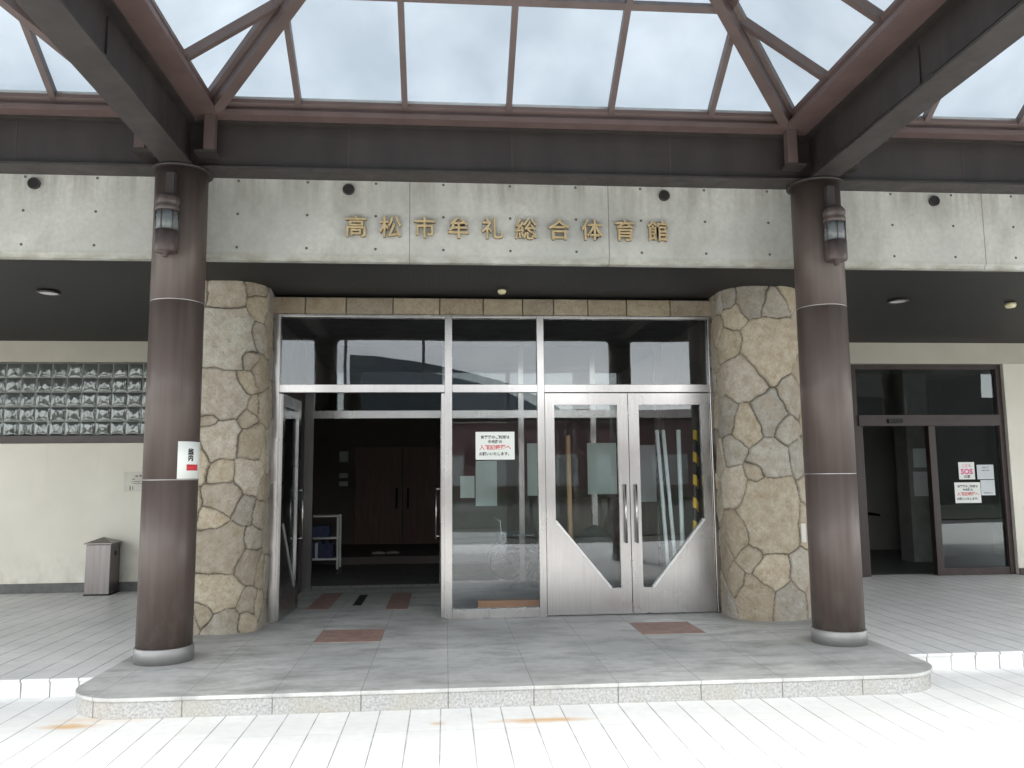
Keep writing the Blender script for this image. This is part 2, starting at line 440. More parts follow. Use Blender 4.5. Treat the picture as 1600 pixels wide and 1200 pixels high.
def thing(name, loc, label, cat, group=None):
    o = bpy.data.objects.new(name, None); col.objects.link(o); o.location = loc; o.empty_display_size = .2
    ORG[o.name] = tuple(loc); return tag(o, label, cat, group)
def tag(o, label, cat, group=None):
    o['label'] = label; o['category'] = cat
    if group: o['group'] = group
    return o
def struct(o): o['kind'] = 'structure'; return o
def B(*a): return MB().box(*a)
def text_mb(body, x, y, z, size, depth=.0, bold=0.0, align='CENTER', sx=1.0):
    """lettering standing in a plane facing -Y; returns an MB in world space"""
    cu = bpy.data.curves.new('t', 'FONT'); cu.body = body; cu.size = size; cu.align_x = align; cu.align_y = 'CENTER'
    cu.extrude = depth / 2; cu.offset = bold; cu.resolution_u = 3
    ob = bpy.data.objects.new('t', cu); col.objects.link(ob)
    dg = bpy.context.evaluated_depsgraph_get()
    me = bpy.data.meshes.new_from_object(ob.evaluated_get(dg))
    mb = MB()
    if len(me.vertices):
        vs = [(x + v.co.x * sx, y - v.co.z, z + v.co.y) for v in me.vertices]
        mb.add(vs, [tuple(p.vertices) for p in me.polygons])
    bpy.data.objects.remove(ob); bpy.data.meshes.remove(me); bpy.data.curves.remove(cu)
    return mb

# ------------------------------------------------------------------ ground
ZP = .14
g = struct(B(-400, 400, -400, 400, -.5, -.006).build('ground', M['asphalt']))
g = struct(B(-30, 30, -2.5, 7.0, -.3, 0).build('plaza_paving', M['plaza']))
mb = MB().prism([(6.535, 0.001), (6.535, .112), (6.52, .114), (6.52, .131), (6.525, .136), (11.6, .136), (11.6, .001)], 'x', -14, 14)
g = struct(mb.build('walkway_paving', M['walk']))
plat = thing('entrance_platform', (0, 7.2, 0), 'low grey granite step with rounded corners in front of the steel doors', 'step')
def rr_poly(x0, x1, y0, y1, r, n=12):
    pts = []
    for k in range(n + 1):
        a = math.pi + k * math.pi / 2 / n; pts.append((x0 + r + r * math.cos(a), y0 + r + r * math.sin(a)))
    for k in range(n + 1):
        a = 1.5 * math.pi + k * math.pi / 2 / n; pts.append((x1 - r + r * math.cos(a), y0 + r + r * math.sin(a)))
    return pts + [(x1, y1), (x0, y1)]
MB().prism(rr_poly(-3.165, 3.165, 5.885, 8.6, .42), 'z', 0.001, .112).build('riser', M['edge'], plat)
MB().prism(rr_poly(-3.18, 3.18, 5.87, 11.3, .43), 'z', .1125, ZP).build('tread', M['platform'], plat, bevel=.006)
for (a, b, c, d) in ((-1.735, -1.145, 7.6, 8.2), (1.265, 1.855, 7.6, 8.2), (-2.12, -1.87, 9.5, 10.8), (-1.23, -.98, 9.4, 10.7)):
    B(a, b, c, d, ZP - .01, ZP + .003).build('red_tile', M['red_tile'], plat)
B(-1.63, -1.53, 9.75, 10.6, ZP - .01, ZP + .003).build('drain_cover', M['black'], plat)

# ------------------------------------------------------------------ gym building
gym = thing('gymnasium_building', (0, 11, 0), 'gymnasium front with concrete band, cream walls, stone piers and steel entrance doors', 'building')
ZS = 3.54
# concrete fascia with a small drip step
MB().prism([(7.36, 3.625), (7.36, 4.86), (7.46, 4.86), (7.46, 3.58), (7.39, 3.58), (7.385, 3.61)], 'x', -14, 14).build('concrete_fascia', M['concrete'], gym)
for x in (-4.231, -1.451, 1.519, 4.219):
    o = MB().tube([(x, 7.335, 4.25), (x, 7.37, 4.25)], .050, 20).build('vent_pipe', M['black'], gym)
    MB().ring((x, 7.335, 4.25), .049, .006, 'y', 24, 6).build('pipe_rim', M['beam'], o)
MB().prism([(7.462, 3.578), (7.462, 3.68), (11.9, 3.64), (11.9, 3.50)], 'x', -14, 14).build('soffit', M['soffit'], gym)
B(-14, 14, 7.62, 17.5, 4.6, 4.7).build('roof', M['eave'], gym)
# left wall with a window of glass blocks
YL = 11.45
X0, X1 = -14.0, -3.25
GB0, GB1, GZ0, GZ1 = -8.72, -4.32, 2.21, 3.21
mb = MB()
mb.box(X0, X1, YL, YL + .2, .26, 2.11); mb.box(X0, GB0, YL, YL + .2, 2.11, 3.22); mb.box(GB1, X1, YL, YL + .2, 2.11, 3.22)
mb.build('left_wall', M['plaster'], gym)
B(X0, X1, YL - .004, YL + .2, 3.222, ZS).build('wall_band', M['plaster_trim'], gym)
B(X0, X1, YL - .02, YL + .2, .13, .258).build('skirting', M['skirting'], gym)
win = B(GB0, GB1, YL + .06, YL + .16, GZ0, GZ1).build('glass_block_window', M['mortar'], gym)
B(GB0 - .02, GB1 + .02, YL - .04, YL + .12, 2.115, GZ0 - .002).build('sill', M['darkbrown'], win)
mb = MB(); rnd = random.Random(7)
nbx = int((GB1 - GB0) / .2)
for i in range(nbx):
    for j in range(5):
        cx = GB0 + .1 + i * .2; cz = GZ0 + .1 + j * .2; h = .0935; N = 14
        a1, a2 = rnd.uniform(-.3, .3), rnd.uniform(-.3, .3)
        vs = []; fs = []
        for p in range(N + 1):
            for q in range(N + 1):
                s_, t_ = -1 + 2 * p / N, -1 + 2 * q / N
                e = max(abs(s_), abs(t_))
                d = .007 * (1 - e ** 6) + .006 * (1 - s_ * s_) * (1 - t_ * t_) + .0012 * math.sin(6 * s_ + a1 * 9) * math.cos(5 * t_ + a2 * 9) * (1 - e ** 2) + (a1 * s_ + a2 * t_) * .016 * (1 - e ** 4)
                vs.append((cx + s_ * h, YL + .058 - d, cz + t_ * h))
        for p in range(N):
            for q in range(N):
                k = p * (N + 1) + q; fs.append((k, k + 1, k + N + 2, k + N + 1))
        mb.add(vs, fs, True)
mb.build('glass_blocks', M['block'], win)
# right wall and side entrance opening
YR = 11.3
mb = MB(); mb.box(7.68, 14, YR, YR + .3, ZP, 3.2); mb.box(3.25, 5.27, YR, YR + .3, ZP, 3.2); mb.build('right_wall', M['plaster'], gym)
B(3.25, 14, YR - .004, YR + .3, 3.202, ZS).build('wall_band', M['plaster_trim'], gym)
B(7.682, 14, YR - .02, YR + .1, .13, .23).build('skirting', M['darkbrown'], gym)
# vestibule side cheeks (brown panels behind the piers)
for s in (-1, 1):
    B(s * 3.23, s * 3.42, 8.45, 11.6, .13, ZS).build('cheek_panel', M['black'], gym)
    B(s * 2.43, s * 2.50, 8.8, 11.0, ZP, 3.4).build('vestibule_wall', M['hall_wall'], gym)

# ---- stone piers
def pier(side, seeds):
    rg = np.random.RandomState(11 + side)
    r = .3; x0, x1, yf, yb = 2.38, (3.22 if side > 0 else 3.16), 8.13, 8.8
    pts = []
    def seg(a, b):
        n = max(1, int(math.dist(a, b) / .008))
        for k in range(n): pts.append((a[0] + (b[0] - a[0]) * k / n, a[1] + (b[1] - a[1]) * k / n))
    seg((x0, yb), (x0, yf + r))
    for k in range(60):
        a = math.pi + k * math.pi / 120; pts.append((x0 + r + r * math.cos(a), yf + r + r * math.sin(a)))
    seg((x0 + r, yf), (x1 - r, yf))
    for k in range(60):
        a = 1.5 * math.pi + k * math.pi / 120; pts.append((x1 - r + r * math.cos(a), yf + r + r * math.sin(a)))
    seg((x1, yf + r), (x1, yb)); pts.append((x1, yb))
    P = np.array(pts); d = np.r_[0, np.cumsum(np.hypot(*np.diff(P, axis=0).T))]
    T = np.gradient(P, axis=0); T /= np.linalg.norm(T, axis=1)[:, None]; Nn = np.c_[T[:, 1], -T[:, 0]]
    Z = np.linspace(ZP - .005, ZS + .03, 425)
    S, ZZ = np.meshgrid(d, Z)                      # rows: z
    sd = [(a, b, c) for a, b, c in seeds]
    tries = 0
    while tries < 1500:
        tries += 1
        q = (rg.uniform(-.05, d[-1] + .05), rg.uniform(.1, 3.6))
        if all((q[0] - a) ** 2 + (q[1] - b) ** 2 > (.23 + .045 * c) ** 2 for a, b, c in sd): sd.append((q[0], q[1], rg.randint(0, 3)))
    SD = np.array(sd)
    # warp for irregular joints
    def wav(k, ph, f): return np.sin(S * f[0] + ph) * np.cos(ZZ * f[1] + ph * 1.7) * k
    s2 = S + wav(.018, 1.2, (9, 7)) + wav(.008, 4.2, (27, 31)) + wav(.003, 2, (70, 83))
    z2 = ZZ + wav(.018, 3.1, (7, 10)) + wav(.008, .7, (33, 24)) + wav(.003, 5, (77, 64))
    F1 = np.full(S.shape, 9.); F2 = np.full(S.shape, 9.); ID = np.zeros(S.shape, int)
    for i, (a, b, c) in enumerate(SD):
        D = np.hypot((s2 - a) * 1.12, z2 - b) - c * .042
        m1 = D < F1; F2 = np.where(m1, F1, np.minimum(F2, D)); ID = np.where(m1, i, ID); F1 = np.where(m1, D, F1)
    e = np.clip((F2 - F1 - .003) / .018, 0, 1); e = e * e * (3 - 2 * e)
    n = len(SD)
    tx, tz, off = rg.uniform(-.06, .06, n), rg.uniform(-.05, .05, n), rg.uniform(-.006, .016, n)
    rel = e * (.016 + off[ID] + tx[ID] * (s2 - SD[ID, 0]) + tz[ID] * (z2 - SD[ID, 1]))
    rough = sum(np.sin(S * f1 + p1) * np.sin(ZZ * f2 + p2) for f1, f2, p1, p2 in ((41, 37, 0, 1), (83, 71, 2, 3), (150, 131, 4, 1), (23, 61, 1, 5)))
    rel = rel + e * .0012 * rough - .010
    V = np.stack([side * (P[None, :, 0] + Nn[None, :, 0] * rel), P[None, :, 1] + Nn[None, :, 1] * rel, ZZ], -1)
    pal = np.array([(.345, .305, .245), (.32, .285, .235), (.365, .32, .25), (.305, .285, .25), (.36, .33, .28), (.34, .29, .225), (.32, .305, .27), (.375, .33, .255)])
    cl = pal[rg.randint(0, len(pal), n)] * rg.uniform(1.0, 1.42, (n, 1)) * (1, 1.0, .99)
    mort = np.array((.085, .070, .055))
    ee = np.clip((F2 - F1 - .0025) / .007, 0, 1)[..., None]
    C = cl[ID] * ee + mort * (1 - ee)
    # every stone slightly darker towards its rim
    rim = np.clip((F2 - F1) / .06, 0, 1)[..., None]
    C = C * (.86 + .14 * rim)
    nz_, ns = S.shape
    me = bpy.data.meshes.new('stone_pier')
    org = np.array(ORG[gym.name])
    idx = np.arange(nz_ * ns).reshape(nz_, ns)
    q = np.stack([idx[:-1, :-1], idx[:-1, 1:], idx[1:, 1:], idx[1:, :-1]], -1).reshape(-1, 4)
    if side < 0: q = q[:, ::-1]
    me.vertices.add(nz_ * ns); me.vertices.foreach_set('co', (V.reshape(-1, 3) - org).ravel())
    me.loops.add(q.size); me.loops.foreach_set('vertex_index', q.ravel())
    me.polygons.add(len(q)); me.polygons.foreach_set('loop_start', np.arange(0, q.size, 4)); me.polygons.foreach_set('loop_total', np.full(len(q), 4))
    me.update(calc_edges=True); me.polygons.foreach_set('use_smooth', np.ones(len(q), bool))
    at = me.color_attributes.new('stone_col', 'FLOAT_COLOR', 'POINT')
    at.data.foreach_set('color', np.concatenate([C.reshape(-1, 3), np.ones((nz_ * ns, 1))], 1).ravel())
    me.materials.append(M['stone']); me.validate()
    o = bpy.data.objects.new('stone_pier', me); col.objects.link(o); o.parent = gym
    ORG[o.name] = tuple(org); return o
SEED_R = [(0.36, 3.45, 0), (0.57, 3.44, 0), (0.81, 3.43, 2), (1.01, 3.36, 1), (0.62, 3.27, 1), (0.34, 3.18, 0), (0.55, 2.99, 1), (0.95, 2.92, 5), (0.22, 2.84, 0), (0.67, 2.58, 3), (0.35, 2.57, 0), (0.46, 2.21, 2), (0.69, 2.11, 2), (0.93, 2.2, 2), (1.09, 2.08, 0), (0.53, 1.87, 1), (0.89, 1.76, 2), (0.29, 1.79, 0), (0.79, 1.62, 0), (0.53, 1.45, 2), (0.24, 1.35, 0), (0.87, 1.21, 6), (0.51, 1.03, 2), (0.3, 0.77, 0), (0.68, 0.76, 0), (0.87, 0.6, 1), (0.52, 0.52, 0), (0.72, 0.38, 2), (1.05, 0.31, 1), (0.35, 0.24, 0)]
SEED_L = [(0.89, 3.47, 2), (0.58, 3.55, 1), (0.84, 2.99, 5), (0.55, 3.33, 1), (0.58, 3.04, 1), (0.66, 2.8, 0), (0.42, 3.0, 0), (0.48, 2.64, 1), (0.69, 2.54, 1), (0.87, 2.41, 4), (0.61, 2.33, 0), (0.41, 2.34, 1), (0.66, 2.18, 0), (0.88, 1.99, 3), (0.61, 1.95, 2), (0.4, 1.85, 0), (0.98, 2.18, 0), (0.87, 1.68, 1), (0.63, 1.64, 2), (0.41, 1.51, 0), (0.86, 1.41, 2), (0.92, 1.22, 1), (0.67, 1.32, 1), (0.49, 1.27, 0), (0.85, 0.94, 4), (0.58, 0.99, 0), (0.62, 0.76, 2), (0.45, 0.68, 0), (0.84, 0.51, 3), (0.61, 0.42, 1), (0.43, 0.36, 0), (0.98, 0.35, 0), (0.81, 0.24, 2), (0.62, 0.25, 0)]
pier(1, SEED_R); pier(-1, SEED_L)
B(3.05, 3.10, 8.115, 8.15, .91, 1.10).build('switch_box', M['switchbox'], gym, bevel=.004)

# stone lintel: dressed blocks
xs = [-2.42, -2.05, -1.62, -1.12, -.62, -.15, .28, .62, 1.0, 1.43, 1.92, 2.42]
pal = [(.32, .27, .20), (.36, .31, .23), (.30, .26, .20), (.34, .29, .21)]
for i in range(len(xs) - 1):
    if i == 0: B(-2.45, 2.45, 8.70, 8.85, 3.345, ZS).build('lintel_bed', M['skirting'], gym)
    o = B(xs[i] + .004, xs[i + 1] - .004, 8.655 + .004 * (i % 3), 8.72, 3.35, ZS - .012).build('lintel_stone', M['stone'], gym, bevel=.01)
    at = o.data.color_attributes.new('stone_col', 'FLOAT_COLOR', 'POINT')
    for d_ in at.data: d_.color = pal[(i * 3) % 4] + (1,)

# ---- downlights
def disc_mb(x, y, z, r, n=28): return MB().lathe(x, y, [(r, z), (r * .96, z + .006)], n)
for x, y in ((-4.66, 8.62), (4.56, 8.66)):
    o = MB().ring((x, y, ZS - .001), .10, .012, 'z', 32, 8).build('downlight', M['beam'], gym)
    MB().lathe(x, y, [(.098, ZS - .004), (.07, ZS - .0015)], 28).build('reflector', M['reflector'], o)
o = MB().lathe(5.95, 8.72, [(.045, ZS - .05), (.06, ZS - .03), (.06, ZS)], 24).build('small_ceiling_lamp', M['bulb'], gym)
o = MB().lathe(.03, 8.3, [(.03, ZS - .04), (.045, ZS - .02), (.045, ZS)], 24).build('small_ceiling_lamp', M['bulb'], gym)

# ------------------------------------------------------------------ entrance screen (stainless)
YD = 8.706
ZT = 2.5
scr = MB()
for a, b in ((-2.40, -2.30), (-.565, -.487), (.430, .505), (2.335, 2.41)):
    scr.box(a, b, YD - .05, YD + .06, ZP, 3.345)
for (a, b) in ((-2.30, -.565), (-.487, .430), (.505, 2.335)):
    scr.box(a, b, YD - .045, YD + .055, 2.505, 2.59)
    scr.box(a, b, YD - .045, YD + .055, 3.315, 3.345)
scr.box(-.487, .430, YD - .045, YD + .055, ZP, .235)
frame = scr.build('entrance_frame', M['steel'], gym, bevel=.003)
for (a, b) in ((-2.30, -.565), (-.487, .430), (.505, 2.335)):
    B(a, b, YD - .004, YD + .004, 2.59, 3.315).build('transom_pane', M['glass'], frame)
B(-.487, .430, YD - .004, YD + .004, .235, 2.505).build('side_pane', M['glass'], frame)

def door(name_parent, hx, flip, ang, y=YD, zt=2.495, wd=.905, glassm='glass'):
    """a leaf hinged at hx; local x runs from the hinge to the free edge; flip = -1 when the free edge is to the left"""
    s = flip
    def T(x, yy, z):
        ca, sa = math.cos(ang), math.sin(ang)
        return (hx + s * (x * ca - yy * sa * 1), y + x * sa + yy * ca, z)
    z0 = ZP + .012; hw = .10; fx0, fx1 = hw, wd - .115
    zg1, zgb, zgd = 2.37, .42, 1.13; gx = fx1 - .105
    parts = [[(0, z0), (fx0, z0), (fx0, zt), (0, zt)], [(fx1, z0), (wd, z0), (wd, zt), (fx1, zt)], [(fx0, zg1), (fx1, zg1), (fx1, zt), (fx0, zt)],
             [(fx0, z0), (fx1, z0), (fx1, zgb), (gx, zgb), (fx0, zgd)]]
    hy = .022
    mb = MB()
    for poly in parts:
        n = len(poly); v = [T(px, -hy, pz) for px, pz in poly] + [T(px, hy, pz) for px, pz in poly]
        mb.add(v, [tuple(range(n)), tuple(range(2 * n - 1, n - 1, -1))] + [(i, i + n, (i + 1) % n + n, (i + 1) % n) for i in range(n)])
    leaf = mb.build('entrance_door', M['steel'], gym)
    poly = [(fx0, zg1), (fx1, zg1), (fx1, zgb), (gx, zgb), (fx0, zgd)]; n = 5
    v = [T(px, -.004, pz) for px, pz in poly] + [T(px, .004, pz) for px, pz in poly]
    MB().add(v, [tuple(range(n)), tuple(range(2 * n - 1, n - 1, -1))] + [(i, i + n, (i + 1) % n + n, (i + 1) % n) for i in range(n)]).build('pane', M[glassm], leaf)
    mb = MB()
    for sg in (-1, 1):
        a = Vector(T(fx0, sg * .032, zgd)); b = Vector(T(gx, sg * .032, zgb))
        nrm = Vector(T(0, sg, 0)) - Vector(T(0, 0, 0))
        mb.bar(a, b, .022, .012, up=nrm)
    mb.build('glazing_bead', M['alu'], leaf)
    for sg in (-1, 1):
        mb = MB(); xx = wd - .055
        mb.tube([T(xx, sg * .07, .89), T(xx, sg * .07, 1.51)], .0115, 12)
        for zz in (.93, 1.47): mb.tube([T(xx, sg * .022, zz), T(xx, sg * .075, zz)], .011, 8)
        mb.build('handle', M['steel'], leaf)
    return leaf
door('r', .512, 1, 0.0); door('r', 2.33, -1, 0.0)
door('l', -2.285, 1, R(88)); door('l', -.58, -1, R(89))

# inner screen of the vestibule
YI = 11.0
scr = MB()
for a, b in ((-2.42, -2.30), (-.60, -.52), (.43, .50), (1.42, 1.49), (2.33, 2.43)): scr.box(a, b, YI - .05, YI + .05, ZP, 3.4)
for a, b in ((-2.30, -.60), (-.52, .43), (.50, 1.42), (1.49, 2.33)): scr.box(a, b, YI - .045, YI + .045, 2.40, 2.50)
for a, b in ((-.52, .43), (.50, 1.42), (1.49, 2.33)): scr.box(a, b, YI - .045, YI + .045, ZP, .24)
inner = scr.build('inner_frame', M['steel'], gym)
for a, b in ((-.52, .43), (.50, 1.42), (1.49, 2.33)): B(a, b, YI - .004, YI + .004, .24, 2.40).build('inner_pane', M['glass'], inner)
for a, b in ((-2.30, -.60), (-.52, .43), (.50, 1.42), (1.49, 2.33)): B(a, b, YI - .004, YI + .004, 2.50, 3.39).build('inner_transom_pane', M['glass_dark'], inner)
# hall shell
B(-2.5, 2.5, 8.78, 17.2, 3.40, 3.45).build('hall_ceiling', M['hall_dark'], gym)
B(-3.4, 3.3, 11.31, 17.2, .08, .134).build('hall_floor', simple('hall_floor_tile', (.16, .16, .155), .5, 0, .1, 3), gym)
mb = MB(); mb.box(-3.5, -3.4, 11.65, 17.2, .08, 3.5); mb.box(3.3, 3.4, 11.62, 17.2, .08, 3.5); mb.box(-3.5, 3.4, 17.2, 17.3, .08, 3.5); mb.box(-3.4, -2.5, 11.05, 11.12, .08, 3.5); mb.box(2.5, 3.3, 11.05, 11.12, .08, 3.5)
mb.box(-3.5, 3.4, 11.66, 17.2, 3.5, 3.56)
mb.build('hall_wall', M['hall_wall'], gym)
B(-3.4, 3.3, 14.4, 17.2, .134, .26).build('hall_step', M['hall_wall'], gym)
dd = B(-2.42, -.42, 17.12, 17.19, .26, 2.25).build('hall_door', M['wood_door'], gym)
B(-1.45, -1.435, 17.11, 17.13, .27, 2.24).build('door_gap', M['black'], dd)
for x in (-1.56, -1.33): MB().tube([(x, 17.06, .98), (x, 17.06, 1.40)], .02, 8).build('handle', M['black'], dd)

# ------------------------------------------------------------------ side entrance at the right
mb = MB()
YE = YR + .06
mb.box(5.272, 5.43, YE, YE + .12, ZP, 3.2); mb.box(7.60, 7.678, YE, YE + .12, ZP, 3.2)
mb.box(5.43, 7.60, YE, YE + .12, 3.13, 3.2)
mb.box(5.43, 7.60, YE - .03, YE + .12, 2.29, 2.45)
mb.box(6.50, 6.60, YE + .005, YE + .115, ZP, 2.29); mb.box(5.43, 5.50, YE + .01, YE + .11, ZP, 2.29)
mb.box(6.60, 7.60, YE + .01, YE + .11, ZP, .24)
sf = mb.build('side_entrance_frame', M['darkbrown'], gym, bevel=.003)
B(5.43, 7.60, YE + .05, YE + .058, 2.45, 3.13).build('transom_pane', M['glass_dark'], sf)
B(6.60, 7.60, YE + .05, YE + .058, .24, 2.29).build('side_pane', M['glass_dark'], sf)
B(5.86, 6.08, YE - .06, YE - .031, 2.33, 2.39).build('door_sensor', M['black'], sf, bevel=.004)
sl = B(5.50, 5.55, YE + .13, YE + .16, ZP, 2.28).build('sliding_door', M['darkbrown'], gym)
# lobby behind it
mb = MB()
mb.box(4.6, 4.7, YR + .3, 15.5, .08, 3.5); mb.box(9.4, 9.5, YR + .3, 15.5, .08, 3.5); mb.box(4.6, 9.5, 15.5, 15.6, .08, 3.5); mb.box(4.7, 9.4, YR + .3, 15.5, 3.45, 3.5)
mb.build('lobby_wall', simple('lobby_plaster', (.30, .30, .28), .9, 0, .06, 2), gym)
B(4.7, 9.4, YR + .05, 15.5, .06, .132).build('lobby_floor', simple('lobby_floor_tile', (.12, .13, .12), .4, 0, .1, 5), gym)
mb = MB(); mb.tube([(6.4, 15.42, 1.05), (7.9, 15.42, .80)], .025, 8)
for x, z in ((6.6, 1.015), (7.7, .835)): mb.tube([(x, 15.5, z - .05), (x, 15.42, z)], .012, 6)
tag(mb.build('handrail', M['darkbrown']), 'sloping dark handrail on the lobby wall behind the brown side entrance', 'handrail')
mb = B(8.05, 8.85, 14.0, 14.5, .133, 1.05)
ct = thing('reception_counter', (8.4, 14.2, .133), 'dark brown counter inside the lobby behind the side entrance glass', 'counter')
B(8.05, 9.2, 14.0, 14.5, .133, 1.0).build('body', M['wood_door'], ct); B(8.0, 9.25, 13.95, 14.55, 1.0, 1.05).build('top', M['plaster_trim'], ct)
mb = B(7.2, 7.55, 13.5, 13.52, 1.35, 1.72)
tag(B(7.34, 7.64, 13.2, 13.215, 1.70, 2.02).build('lobby_poster', M['paper_grey']), 'upper grey poster on the lobby pillar seen through the open side entrance', 'poster')
tag(B(7.32, 7.66, 13.2, 13.215, 1.22, 1.63).build('lobby_poster', M['paper_grey']), 'lower grey poster on the lobby pillar seen through the open side entrance', 'poster')
tag(B(7.25, 7.7, 13.216, 13.6, .133, 3.449).build('lobby_pillar', simple('lobby_pillar_paint', (.22, .22, .21), .8)), 'grey pillar in the lobby carrying two posters behind the side entrance', 'pillar')

# ------------------------------------------------------------------ lettering on the fascia
sign = thing('building_name_lettering', (0, 7.33, 3.8), 'gold Japanese metal characters standing on the concrete band above the entrance', 'lettering')
for i, ch in enumerate('高松市牟礼総合体育館'):
    x = -1.375 + i * .3125
    t_ = text_mb(ch, x, 7.315, 3.893, .21, .02, .0022)
    a = np.array(t_.v)
    if len(a):
        dx = x - (a[:, 0].min() + a[:, 0].max()) / 2; dz = 3.893 - (a[:, 2].min() + a[:, 2].max()) / 2
        t_.v = [(v[0] + dx, v[1], v[2] + dz) for v in t_.v]
    ch_ = t_.build('character', M['lettering'], sign)
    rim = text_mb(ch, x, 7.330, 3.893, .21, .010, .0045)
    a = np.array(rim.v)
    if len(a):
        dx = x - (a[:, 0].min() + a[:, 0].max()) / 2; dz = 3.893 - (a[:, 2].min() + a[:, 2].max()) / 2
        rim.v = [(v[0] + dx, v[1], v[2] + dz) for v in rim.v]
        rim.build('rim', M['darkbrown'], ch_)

# ------------------------------------------------------------------ steel canopy
CX = [-8.55, -2.84, 2.87, 8.55]
YC, YF = 7.05, 1.75
ZB, ZTB = 4.27, 4.70
def column(x, y, label, paper=None):
    c = thing('canopy_column', (x, y, 0), label, 'column', 'round brown columns carrying the glass canopy')
    zb = ZP if y > 5.9 and abs(x) < 3.2 else (.136 if y > 6.5 else 0)
    prof = [(.218, zb + .12)]
    for zz in (1.60, 3.10): prof += [(.218, zz - .004), (.2135, zz - .003), (.2135, zz + .003), (.218, zz + .004)]
    prof += [(.218, ZB)]
    MB().lathe(x, y, prof, 72).build('shaft', M['column'], c)
    MB().lathe(x, y, [(.230, zb), (.230, zb + .115), (.224, zb + .121)], 72).build('base_collar', M['collar'], c)
    for zz in (1.60, 3.10): MB().lathe(x, y, [(.2165, zz - .0028), (.2165, zz + .0028)], 72).build('joint_ring', M['alu'], c)
    MB().lathe(x, y, [(.255, ZB - .022), (.255, ZB - .002)], 32).build('cap_plate', M['beam'], c)
    return c
column(-2.85, YC, 'brown round steel column with a white paper stuck on it, left of the steel doors')
column(2.87, YC, 'brown round steel column beside the right stone pier, without paper on it')
column(-8.55, YC, 'brown round column out of view beyond the left end of the block window')
column(8.55, YC, 'brown round column out of view beyond the side entrance')
for x, s in zip(CX, ('far left', 'left', 'right', 'far right')):
    column(x, YF, 'brown round column in the front row of the canopy, %s one facing the doors' % s)

def hbeam_x(x0, x1, y, label):
    b = thing('canopy_beam', ((x0 + x1) / 2, y, ZB), label, 'beam', 'steel beams of the canopy')
    B(x0, x1, y - .125, y + .125, ZB, ZB + .02).build('bottom_flange', M['beam'], b)
    B(x0 - .0665, x1 + .0665, y - .06, y + .06, ZB + .0205, ZTB - .0205).build('web', M['beam'], b)
    B(x0, x1, y - .125, y + .125, ZTB - .02, ZTB).build('top_flange', M['beam'], b)
    for xx in (x0 + 1.3, x0 + 2.75, x0 + 4.2): B(xx - .004, xx + .004, y - .0625, y + .0625, ZB + .022, ZTB - .022).build('weld_seam', M['brown'], b)
    return b
def hbeam_y(x, y0, y1, label):
    b = thing('canopy_beam', (x, (y0 + y1) / 2, ZB), label, 'beam', 'steel beams of the canopy')
    B(x - .125, x + .125, y0, y1, ZB, ZB + .02).build('bottom_flange', M['beam'], b)
    B(x - .06, x + .06, y0, y1, ZB + .02, ZTB - .02).build('web', M['beam'], b)
    B(x - .125, x + .125, y0, y1, ZTB - .02, ZTB).build('top_flange', M['beam'], b)
    for yy in (y1 - .75, y1 - 2.1):
        mb = MB()
        for sg in (-1, 1): mb.box(x + sg * .06, x + sg * .072, yy - 1.2, yy, ZB + .07, ZTB - .07)
        mb.build('splice_plate', M['beam'], b)
    return b
for i in range(3):
    nm = ('left', 'middle', 'right')[i]
    hbeam_x(CX[i] + (.127 if True else 0), CX[i + 1] - .127, YC, 'dark steel beam over the concrete band, %s span' % nm)
    hbeam_x(CX[i] + .127, CX[i + 1] - .127, YF, 'dark steel beam along the front edge of the canopy, %s span' % nm)
for i, x in enumerate(CX):
    hbeam_y(x, YF - .125, YC + .125, 'dark steel beam running forward from the %s column' % ('outermost left', 'paper-marked left', 'right entrance', 'outermost right')[i])

